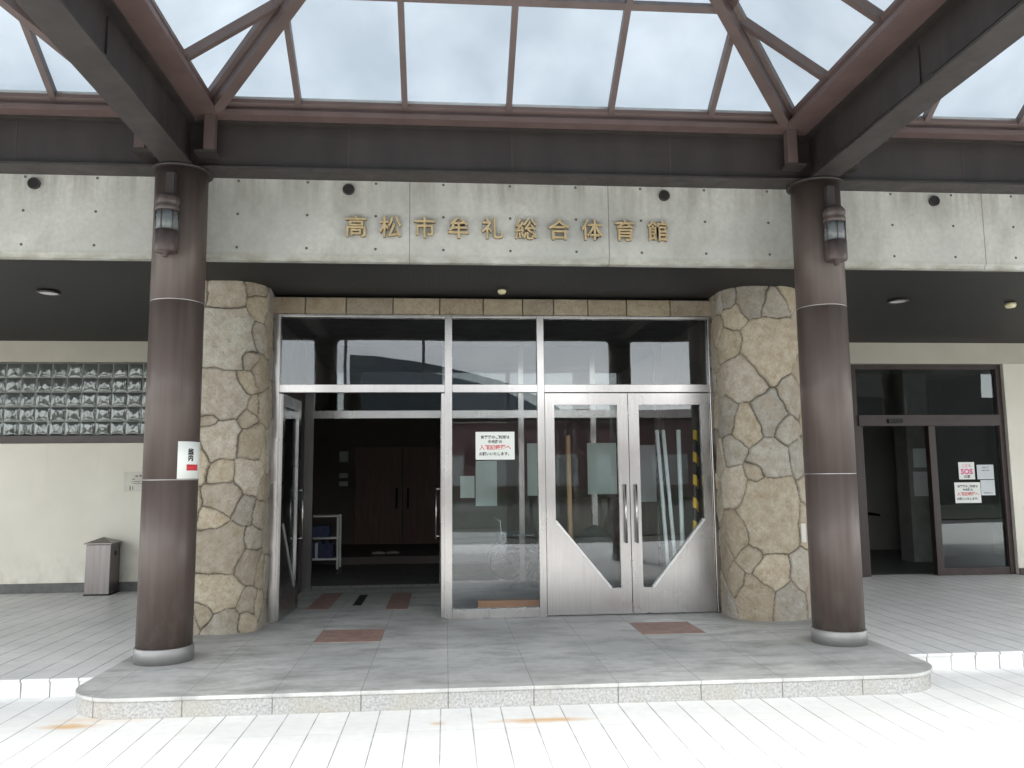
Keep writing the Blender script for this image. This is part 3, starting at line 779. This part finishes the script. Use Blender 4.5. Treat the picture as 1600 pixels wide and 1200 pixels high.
def skylight(cx, label):
    sk = thing('pyramid_skylight', (cx, (YC + YF) / 2, ZTB), label, 'skylight', 'glass pyramid skylights of the canopy')
    hx = 2.61; y1 = 6.90; y0 = YF + .15; zc = 4.87; ym = (y0 + y1) / 2; hy = (y1 - y0) / 2
    rise = 1.75; ap = Vector((cx, ym, zc + rise))
    # gutter curb: a brown channel all round, in four pieces
    o_ = .10
    prof = [(-.02, ZTB), (.13, ZTB), (.13, ZTB + .045), (.085, ZTB + .07), (.075, zc - .075), (.10, zc - .05), (.10, zc - .018), (-.02, zc - .018)]
    def curb(p, q, inward, prof=prof):
        p, q, w_ = Vector(p), Vector(q), Vector(inward); n = len(prof)
        v = [p + w_ * a + Vector((0, 0, b)) for a, b in prof] + [q + w_ * a + Vector((0, 0, b)) for a, b in prof]
        MB().add(v, [tuple(range(n)), tuple(range(2 * n - 1, n - 1, -1))] + [(i, i + n, (i + 1) % n + n, (i + 1) % n) for i in range(n)]).build('gutter', M['curb'], sk)
    e = .03
    prof_s = [(-.17, ZTB + .001)] + prof[1:-1] + [(-.02, zc - .018), (-.02, ZTB + .06), (-.17, ZTB + .055)]
    curb((cx - hx - e, y1 + .03, 0), (cx + hx + e, y1 + .03, 0), (0, -1, 0)); curb((cx - hx - e, y0 - .03, 0), (cx + hx + e, y0 - .03, 0), (0, 1, 0))
    curb((cx - hx - .031, y0 + .101, 0), (cx - hx - .031, y1 - .101, 0), (1, 0, 0), prof_s); curb((cx + hx + .031, y0 + .101, 0), (cx + hx + .031, y1 - .101, 0), (-1, 0, 0), prof_s)
    for sx in (-1, 1): B(cx + sx * (hx + .20), cx + sx * (hx + .0305), y1 - .1005, y1 + .029, ZTB + .001, zc - .02).build('corner_filler', M['curb'], sk)
    mb = MB()
    mb.box(cx - hx, cx + hx, y1 - .05, y1 - .035, zc - .015, zc + .016)
    mb.build('flashing', M['alu'], sk)
    # glass: four triangles
    c = [Vector((cx - hx, y1, zc)), Vector((cx + hx, y1, zc)), Vector((cx + hx, y0, zc)), Vector((cx - hx, y0, zc))]
    for i in range(4):
        a, b = c[i], c[(i + 1) % 4]; up = Vector((0, 0, .008))
        MB().add([a, b, ap, a + up, b + up, ap + up], [(0, 1, 2), (5, 4, 3), (0, 3, 4, 1), (1, 4, 5, 2), (2, 5, 3, 0)]).build('glazing', M['skyglass'], sk)
    # hips
    for sx, sy in ((-1, 1), (1, 1), (-1, -1), (1, -1)):
        cn = Vector((cx + sx * (hx - .045), ym + sy * (hy - .05), zc - .01))
        d = (ap - cn); end = ap - d * .0
        sec = [(-.045, -.17), (.045, -.17), (.045, -.075), (.085, -.065), (.085, -.006), (-.085, -.006), (-.085, -.065), (-.045, -.075)]
        hip = MB().bar(cn, end, 0, 0, sect=sec).build('hip_rafter', M['rafter'], sk)
        lx, ly = cn.x - sx * .0, cn.y - sy * .0
        mb = B(lx - .045, lx + .045, ly - .045, ly + .045, 4.385, zc - .07)
        mb.build('hip_foot', M['rafter'], hip, bevel=.004)
        B(lx - .055 if sx > 0 else lx - .12, lx + .12 if sx > 0 else lx + .055, ly - .05, ly + .10 * (1 if sy > 0 else -1), 4.36, 4.384).build('foot_plate', M['beam'], hip)
    # rafters on the four faces
    def raf(p, q, nrm, w=.05, h=.075): MB().bar(p, q, w, h, up=nrm).build('rafter', M['rafter'], sk)
    for dx in (-1.83, -.915, 0, .915, 1.83):
        t = (hx - abs(dx)) / hx
        for sy in (1, -1):
            yb = ym + sy * hy
            raf((cx + dx, yb, zc - .012), (cx + dx, ym + sy * hy * (1 - t), zc - .012 + rise * t), (0, sy * rise, hy))
    for yy in (6.12, 5.26, 4.40, 3.54, 2.68):
        t = (hy - abs(yy - ym)) / hy
        for sx in (1, -1):
            raf((cx + sx * hx, yy, zc - .012), (cx + sx * hx * (1 - t), yy, zc - .012 + rise * t), (sx * rise, 0, hx))
    for t in (.318, .64):
        z = zc - .014 + rise * t
        for sy in (1, -1):
            y = ym + sy * hy * (1 - t); MB().bar((cx - hx * (1 - t), y, z), (cx + hx * (1 - t), y, z), .055, .07, up=(0, sy * rise, hy)).build('purlin', M['rafter'], sk)
        for sx in (1, -1):
            x = cx + sx * hx * (1 - t); MB().bar((x, ym - hy * (1 - t), z), (x, ym + hy * (1 - t), z), .055, .07, up=(sx * rise, 0, hx)).build('purlin', M['rafter'], sk)
skylight(0, 'frosted glass pyramid skylight directly over the steel entrance doors')
skylight(-5.7, 'frosted glass pyramid skylight over the glass-block window side')
skylight(5.7, 'frosted glass pyramid skylight over the brown side entrance')

# lanterns on the columns
def lantern(x, label):
    y = YC - .218 - .115
    L = thing('wall_lantern', (x, y, 3.46), label, 'lantern', 'cylindrical lanterns on the columns')
    MB().lathe(x, y, [(.022, 3.42), (.025, 3.457), (.088, 3.46), (.094, 3.47), (.095, 3.635)], 32).build('bottom_cup', M['brown'], L)
    MB().lathe(x, y, [(.086, 3.636), (.086, 3.80)], 32).build('glass_drum', M['lamp_glass'], L)
    mb = MB()
    for k in range(6):
        a = k * math.pi / 3 + .3; mb.tube([(x + .090 * math.cos(a), y + .090 * math.sin(a), 3.635), (x + .090 * math.cos(a), y + .090 * math.sin(a), 3.80)], .005, 6)
    mb.build('guard_rods', M['brown'], L)
    MB().lathe(x, y, [(.095, 3.801), (.095, 3.84), (.085, 3.86), (.095, 3.87), (.095, 3.91), (.07, 3.945), (.03, 3.95)], 32).build('cap', M['brown'], L)
    B(x - .035, x + .035, y + .03, YC - .24, 3.90, 4.16).build('bracket', M['beam'], L, bevel=.005)
lantern(-2.85, 'brown cylindrical lantern on the column that carries the white paper')
lantern(2.87, 'brown cylindrical lantern on the column beside the right stone pier')

# ------------------------------------------------------------------ steel bin
bn = thing('litter_bin', (-5.02, 11.22, .136), 'square stainless steel litter bin with pointed lid against the cream wall', 'bin')
bx, by = -5.03, 11.235
MB().prism([(bx - .155, by - .155), (bx + .155, by - .155), (bx + .155, by + .155), (bx - .155, by + .155)], 'z', .15, .78).build('body', M['bin'], bn, bevel=.006)
B(bx - .16, bx + .16, by - .16, by + .16, .136, .15).build('foot', M['black'], bn)
e = .175
MB().add([(bx - e, by - e, .785), (bx + e, by - e, .785), (bx + e, by + e, .785), (bx - e, by + e, .785), (bx - e, by - e, .80), (bx + e, by - e, .80), (bx + e, by + e, .80), (bx - e, by + e, .80), (bx, by, .87)],
         [(0, 3, 2, 1), (0, 1, 5, 4), (1, 2, 6, 5), (2, 3, 7, 6), (3, 0, 4, 7), (4, 5, 8), (5, 6, 8), (6, 7, 8), (7, 4, 8)]).build('lid', M['bin'], bn)
MB().tube([(bx + .154, by, .66), (bx + .158, by, .66)], .035, 16).build('ash_opening', M['black'], bn)

# ------------------------------------------------------------------ papers and signs
def notice(name, x0, x1, z0, z1, y, label, lines, mat='paper', cat='notice'):
    n_ = thing(name, ((x0 + x1) / 2, y, z0), label, cat)
    B(x0, x1, y - .0015, y + .0015, z0, z1).build('sheet', M[mat], n_)
    H = z1 - z0
    for body, fz, fs, mt, bd in lines:
        tb = text_mb(body, (x0 + x1) / 2, y - .0022, z0 + H * fz, H * fs, 0, bd * H)
        if tb.v: tb.build('writing', M[mt], n_)
    return n_
L4 = [('体育館のご利用は', .80, .13, 'ink', .004), ('中央階の', .635, .13, 'ink', .004), ('入館記帳簿へ', .43, .19, 'red_ink', .004), ('お願いいたします。', .20, .13, 'ink', .004)]
notice('door_notice', -.237, .180, 1.785, 2.082, YD - .007, 'white notice with a red line of Japanese writing on the pane between the steel doors', L4)
notice('door_notice', 6.863, 7.262, 1.163, 1.462, YE + .046, 'greenish white notice with a red line on the brown side entrance glass', L4, 'paper')
notice('sos_poster', 6.944, 7.19, 1.505, 1.757, YE + .045, 'small square pink and white SOS poster on the side entrance glass', [('こども', .78, .2, 'pink_ink', .004), ('SOS', .44, .42, 'pink_ink', .02), ('の家', .15, .2, 'ink', .004)], 'paper', 'poster')
notice('glass_sheet', 7.226, 7.484, 1.505, 1.717, YE + .045, 'upper plain grey sheet at the right edge of the side entrance glass', [('お知らせ', .8, .13, 'ink', .002), ('ご来館の皆様へ', .6, .10, 'ink', .001)], 'paper_grey')
notice('glass_sheet', 7.268, 7.484, 1.271, 1.495, YE + .045, 'lower plain grey sheet at the right edge of the side entrance glass', [('利用時間 9:00', .15, .10, 'ink', .001)], 'paper_grey')
# paper bent round the left column
pc = thing('column_paper', (-2.66, 6.88, 1.6), 'white paper with black characters and a red block stuck on the left column', 'notice')
def curved(a0, a1, z0, z1, r, mat, name):
    n = 14; vs = []; fs = []
    for k in range(n + 1):
        a = a0 + (a1 - a0) * k / n
        for rr in (r, r + .0012):
            for z in (z0, z1): vs.append((-2.85 + rr * math.sin(a), YC - rr * math.cos(a), z))
    for k in range(n):
        o = k * 4
        fs += [(o, o + 4, o + 5, o + 1), (o + 2, o + 3, o + 7, o + 6), (o, o + 2, o + 6, o + 4), (o + 1, o + 5, o + 7, o + 3)]
    MB().add(vs, fs, True).build(name, mat, pc)
curved(R(30), R(108), 1.607, 1.914, .2195, M['paper'], 'sheet')
curved(R(50), R(84), 1.675, 1.725, .2212, M['red_ink'], 'red_block')
for ch, zz in (('案', 1.825), ('内', 1.775)):
    tb = text_mb(ch, 0, 0, zz, .055, 0, .003)
    tb.v = [(-2.85 + .2218 * math.sin(R(60) + v[0] / .222), YC - .2218 * math.cos(R(60) + v[0] / .222), v[2]) for v in tb.v]
    if tb.v: tb.build('writing', M['ink'], pc)
# faint framed plate on the cream wall
wp = thing('wall_plate', (-4.7, YL, 1.45), 'faint small white plate with grey line drawing on the cream wall behind the left column', 'sign')
B(-4.885, -4.56, YL - .012, YL - .001, 1.45, 1.72).build('plate', simple('plate_offwhite', (.60, .585, .52), .7), wp, bevel=.003)
mb = MB()
for i, (x, z, w_, h_) in enumerate(((-4.72, 1.66, .035, .02), (-4.67, 1.665, .03, .025), (-4.76, 1.62, .04, .012), (-4.73, 1.585, .12, .008), (-4.70, 1.56, .14, .006), (-4.80, 1.50, .014, .06), (-4.765, 1.50, .010, .05))):
    mb.box(x - w_ / 2, x + w_ / 2, YL - .0145, YL - .0125, z - h_ / 2, z + h_ / 2)
mb.build('drawing', simple('grey_marking', (.16, .15, .12), .8), wp)

# ------------------------------------------------------------------ things inside the vestibule
def pole(p, q, r, mat, label, cat='pole', name='leaning_pole', group=None, cap=None):
    k_ = .965
    p, q = [(CAM.x + (a[0] - CAM.x) * k_, a[1] * k_, a[2] if a[2] < 1 else CAM.z + (a[2] - CAM.z) * k_) for a in (p, q)]
    o = MB().tube([p, q], r, 14).build(name, mat); return tag(o, label, cat, group)
pole((1.985, 9.22, ZP + .005), (1.905, 9.32, 2.13), .021, M['white_pipe'], 'leftmost of three pale upright pipes behind the right-hand steel door')
pole((2.075, 9.20, ZP + .005), (1.985, 9.34, 2.13), .021, M['white_pipe'], 'middle of three pale upright pipes behind the right-hand steel door')
pole((2.15, 9.25, ZP + .005), (2.165, 9.34, 2.13), .025, M['white_pipe'], 'rightmost and thickest of three pale pipes, next to the striped pole')
pole((.862, 9.25, ZP + .005), (.856, 9.33, 2.07), .026, M['wood_pole'], 'pale wooden pole standing upright behind the left closed steel door')
pole((2.20, 9.05, ZP + .005), (2.33, 9.22, 2.12), .024, M['stripe'], 'front one of two black and yellow striped poles behind the right steel door', group='striped barrier poles')
pole((2.27, 9.18, ZP + .005), (2.385, 9.36, 2.06), .022, M['stripe'], 'rear one of two black and yellow striped poles, half hidden by the door edge', group='striped barrier poles')
o = tag(B(-.20, .48, 9.22, 9.34, ZP + .002, .235).build('wooden_plank', M['orange_wood'], bevel=.004), 'orange wooden plank lying on the floor behind the narrow middle pane', 'plank')
def sheet(x0, x1, z0, z1, mat, label, y=YI - .06): return tag(B(x0, x1, y - .006, y, z0, z1).build('posted_sheet', M[mat], bevel=.001), label, 'poster')
sheet(-.36, -.17, 1.33, 1.62, 'paper_green', 'small pale green sheet on the inner glass, left of the taller sheet')
sheet(-.155, .13, 1.22, 1.82, 'paper_green', 'tall pale green sheet on the inner glass below the white door notice')
sheet(.54, .70, 1.35, 2.05, 'paper_green', 'narrow tall sheet on the inner glass at the left edge of the closed doors')
sheet(1.36, 1.76, 1.36, 2.05, 'paper_green', 'large pale board on the inner glass behind the left closed steel door')
sheet(1.99, 2.30, 1.25, 2.02, 'paper_grey', 'grey board on the inner glass behind the three pale pipes')
# low wooden cabinet in the hall
cb = thing('low_cabinet', (1.9, 11.7, .134), 'reddish brown low cabinet in the hall behind the closed steel doors', 'cabinet')
B(1.15, 2.6, 11.5, 11.9, .14, 1.25).build('body', M['wood_door'], cb, bevel=.004); B(1.12, 2.63, 11.47, 11.93, 1.25, 1.29).build('top', M['wood_door'], cb)
for x, z, h in ((-2.66, 1.95, .22), (-2.66, 1.62, .10), (-2.66, 1.45, .10)): tag(B(x - .09, x + .09, 17.18, 17.195, z, z + h).build('hall_notice', M['paper_grey']), {1.95: 'largest and highest', 1.62: 'middle', 1.45: 'lowest'}[z] + ' grey notice on the hall wall left of the wooden double door', 'notice')
# covered bundle
def mound():
    rg = np.random.RandomState(3); mb = MB(); n, k = 40, 16; vs = []; fs = []
    for i in range(k + 1):
        t = i / k
        for j in range(n):
            a = 2 * math.pi * j / n
            r = (1 - t ** 2.2) ** .5 * (1 + .07 * math.sin(a * 7 + 1) * (1 - t) + .05 * math.sin(a * 3 + t * 4)) if t < 1 else 0.001
            vs.append((1.22 + .36 * r * math.cos(a), 9.75 + .26 * r * math.sin(a), ZP + .004 + .88 * t + .02 * math.sin(a * 5) * (1 - t)))
    for i in range(k):
        for j in range(n): fs.append((i * n + j, i * n + (j + 1) % n, (i + 1) * n + (j + 1) % n, (i + 1) * n + j))
    mb.add(vs, fs, True); return mb
tag(mound().build('covered_bundle', M['tarp']), 'dark grey covered bundle on the floor behind the left closed steel door', 'bundle')
# wheelchair
wc = thing('wheelchair', (.35, 11.55, .134), 'folded dark blue wheelchair standing beyond the middle pane', 'wheelchair')
for dy in (-.26, .26):
    wl = MB().ring((.33, 11.55 + dy, .134 + .30), .29, .013, 'y', 40, 8).build('wheel', M['rubber'], wc)
    mb = MB()
    for k in range(14):
        a = k * math.pi / 7; mb.tube([(.33, 11.55 + dy, .434), (.33 + .28 * math.cos(a), 11.55 + dy, .434 + .28 * math.sin(a))], .0025, 5)
    mb.build('spokes', M['chrome'], wl)
    MB().ring((.33, 11.55 + dy * 1.15, .434), .245, .007, 'y', 36, 6).build('push_rim', M['chrome'], wl)
    MB().ring((.78, 11.55 + dy * .8, .134 + .08), .07, .018, 'y', 20, 8).build('caster', M['rubber'], wc)
    mb = MB()
    mb.tube([(.12, 11.55 + dy * .8, 1.03), (.20, 11.55 + dy * .8, 1.0), (.22, 11.55 + dy * .8, .62), (.30, 11.55 + dy * .8, .58), (.78, 11.55 + dy * .8, .58), (.84, 11.55 + dy * .8, .30), (.95, 11.55 + dy * .8, .24)], .012, 8)
    mb.tube([(.22, 11.55 + dy * .8, .80), (.66, 11.55 + dy * .8, .80), (.70, 11.55 + dy * .8, .58)], .011, 8)
    mb.tube([(.78, 11.55 + dy * .8, .58), (.78, 11.55 + dy * .8, .23)], .010, 8)
    mb.build('side_frame', M['chrome'], wc)
    B(.26, .62, 11.55 + dy * .8 - .03, 11.55 + dy * .8 + .03, .805, .83).build('armrest', M['blue_fabric'], wc, bevel=.008)
B(.26, .74, 11.36, 11.74, .575, .61).build('seat', M['blue_fabric'], wc, bevel=.01)
B(.20, .23, 11.36, 11.74, .64, 1.0).build('backrest', M['blue_fabric'], wc, bevel=.01)
B(.86, 1.02, 11.38, 11.72, .23, .245).build('footrest', M['rubber'], wc)
# white shelf trolley with binders
tr = thing('shelf_trolley', (-2.45, 13.1, .134), 'white wheeled shelf trolley filled with dark binders in the dark hall', 'trolley')
mb = MB(); x0, x1, y0, y1 = -2.80, -2.20, 12.9, 13.25
for a, b in ((x0, y0), (x1 - .03, y0), (x0, y1 - .03), (x1 - .03, y1 - .03)): mb.box(a, a + .03, b, b + .03, .22, 1.04)
mb.build('uprights', M['white_metal'], tr)
for z in (.36, .68, 1.015): B(x0 + .031, x1 - .031, y0 + .002, y1 - .002, z, z + .025).build('shelf', M['white_metal'], tr)
for a, b in ((x0 + .015, y0 + .015), (x1 - .015, y0 + .015), (x0 + .015, y1 - .015), (x1 - .015, y1 - .015)):
    MB().tube([(a - .012, b, .178), (a + .012, b, .178)], .042, 14).build('caster', M['rubber'], tr)
xx = x0 + .05; rb = random.Random(2); nb_ = 0
ORD = 'first second third fourth fifth sixth seventh eighth ninth tenth eleventh twelfth thirteenth fourteenth'.split()
while xx < x1 - .10:
    w_ = rb.uniform(.03, .06); h_ = rb.uniform(.2, .27)
    tag(B(xx, xx + w_ - .003, y0 + .04, y0 + .26, .386, .386 + h_).build('binder', M['book_blue' if rb.random() < .7 else 'paper_grey'], bevel=.002), ORD[nb_] + ' upright binder from the left on the lower shelf of the white trolley', 'binder', 'binders on the trolley'); nb_ += 1; xx += w_
tag(B(-2.74, -2.35, 12.95, 13.2, .706, .88).build('dark_box', M['book_blue'], bevel=.01), 'dark box on the upper shelf of the white trolley', 'box')
def slipper(x, y, label):
    mb = MB(); mb.lathe(0, 0, [(.02, 0), (.045, .0), (.05, .02), (.04, .035), (.01, .05)], 16)
    mb.v = [(x + a[0] * 2.4, y + a[1], .262 + a[2]) for a in mb.v]
    return tag(mb.build('slipper', M['shoe']), label, 'slipper', 'white slippers')
slipper(-1.75, 14.9, 'white slipper lying to the left on the step in the dark hall')
slipper(-1.50, 14.95, 'white slipper lying to the right on the step in the dark hall')

# ------------------------------------------------------------------ behind the viewer (seen mirrored in the glass)
opp = thing('opposite_hall', (6, -40, 0), 'maroon hall with a curved slate roof, mirrored in the entrance glass', 'building')
B(-7, 26, -60, -40, 0, 5.75).build('wall', M['maroon'], opp)
B(-7.4, 26.4, -60.4, -39.5, 5.76, 6.35).build('eave', M['eave'], opp)
MB().prism([(-7.2, 6.351), (-7.2, 10.3), (-5, 10.2), (-3, 9.9), (-.4, 9.4), (3.3, 8.45), (6, 7.4), (7.5, 6.6), (7.7, 6.351)], 'y', -60, -40).build('roof', M['slate'], opp)
for i in range(8): B(-5.8 + i * 4, -3.2 + i * 4, -39.98, -39.9, 1.0, 3.2).build('window', M['grey_wall'], opp)
tag(MB().tube([(-4.49, -15, 0), (-4.49, -15, 9)], .06, 12).build('lamp_post', M['post']), 'dark thin post mirrored left in the entrance glass', 'post')
tag(MB().tube([(-1.44, -15, 0), (-1.44, -15, 9)], .06, 12).build('lamp_post', M['post']), 'dark thin post mirrored near the middle of the entrance glass', 'post')
nb = thing('neighbouring_block', (32, -24, 0), 'dark flat block mirrored in the brown side entrance glass', 'building')
B(17, 48, -30, -22, 0, 6.0).build('wing', M['grey_dark'], nb); B(25.4, 28.6, -29, -19, 0, 15).build('stair_tower', M['grey_dark'], nb)
g = struct(B(-60, 60, -21.5, -4.5, -.3, .03).build('lawn', M['lawn']))
def hedge(x0, x1, y, h, label, n=5000, seed=1):
    rg = random.Random(seed); t = thing('hedge', ((x0 + x1) / 2, y, 0), label, 'hedge')
    mb = MB()
    for _ in range(n):
        x = rg.uniform(x0, x1); top = h * (.8 + .2 * math.sin(x * 2.1) * math.sin(x * .7 + 1))
        a = rg.uniform(0, 6.28); rr = rg.random() ** .4
        cy = y + .45 * rr * math.cos(a); cz = top * .55 + top * .45 * rr * math.sin(a)
        s = rg.uniform(.04, .08); d1 = Vector((rg.gauss(0, 1), rg.gauss(0, 1), rg.gauss(0, 1))).normalized(); d2 = d1.cross(Vector((rg.gauss(0, 1), rg.gauss(0, 1), 1))).normalized()
        c = Vector((x, cy, max(.05, cz)))
        mb.add([c - d1 * s, c + d2 * s * .5, c + d1 * s, c - d2 * s * .5], [(0, 1, 2, 3)])
    mb.build('foliage', M['leafgreen'], t)
    mb = MB()
    for k in range(int((x1 - x0) / .5)):
        mb.tube([(x0 + .25 + k * .5, y, 0), (x0 + .3 + k * .5, y, h * .6)], .02, 6)
    mb.build('stems', M['twig'], t)
hedge(-9, 0, -22, 1.5, 'clipped green hedge mirrored low in the middle pane', seed=3)
hedge(2, 12, -24, 1.4, 'second clipped green hedge mirrored in the closed doors', seed=4)
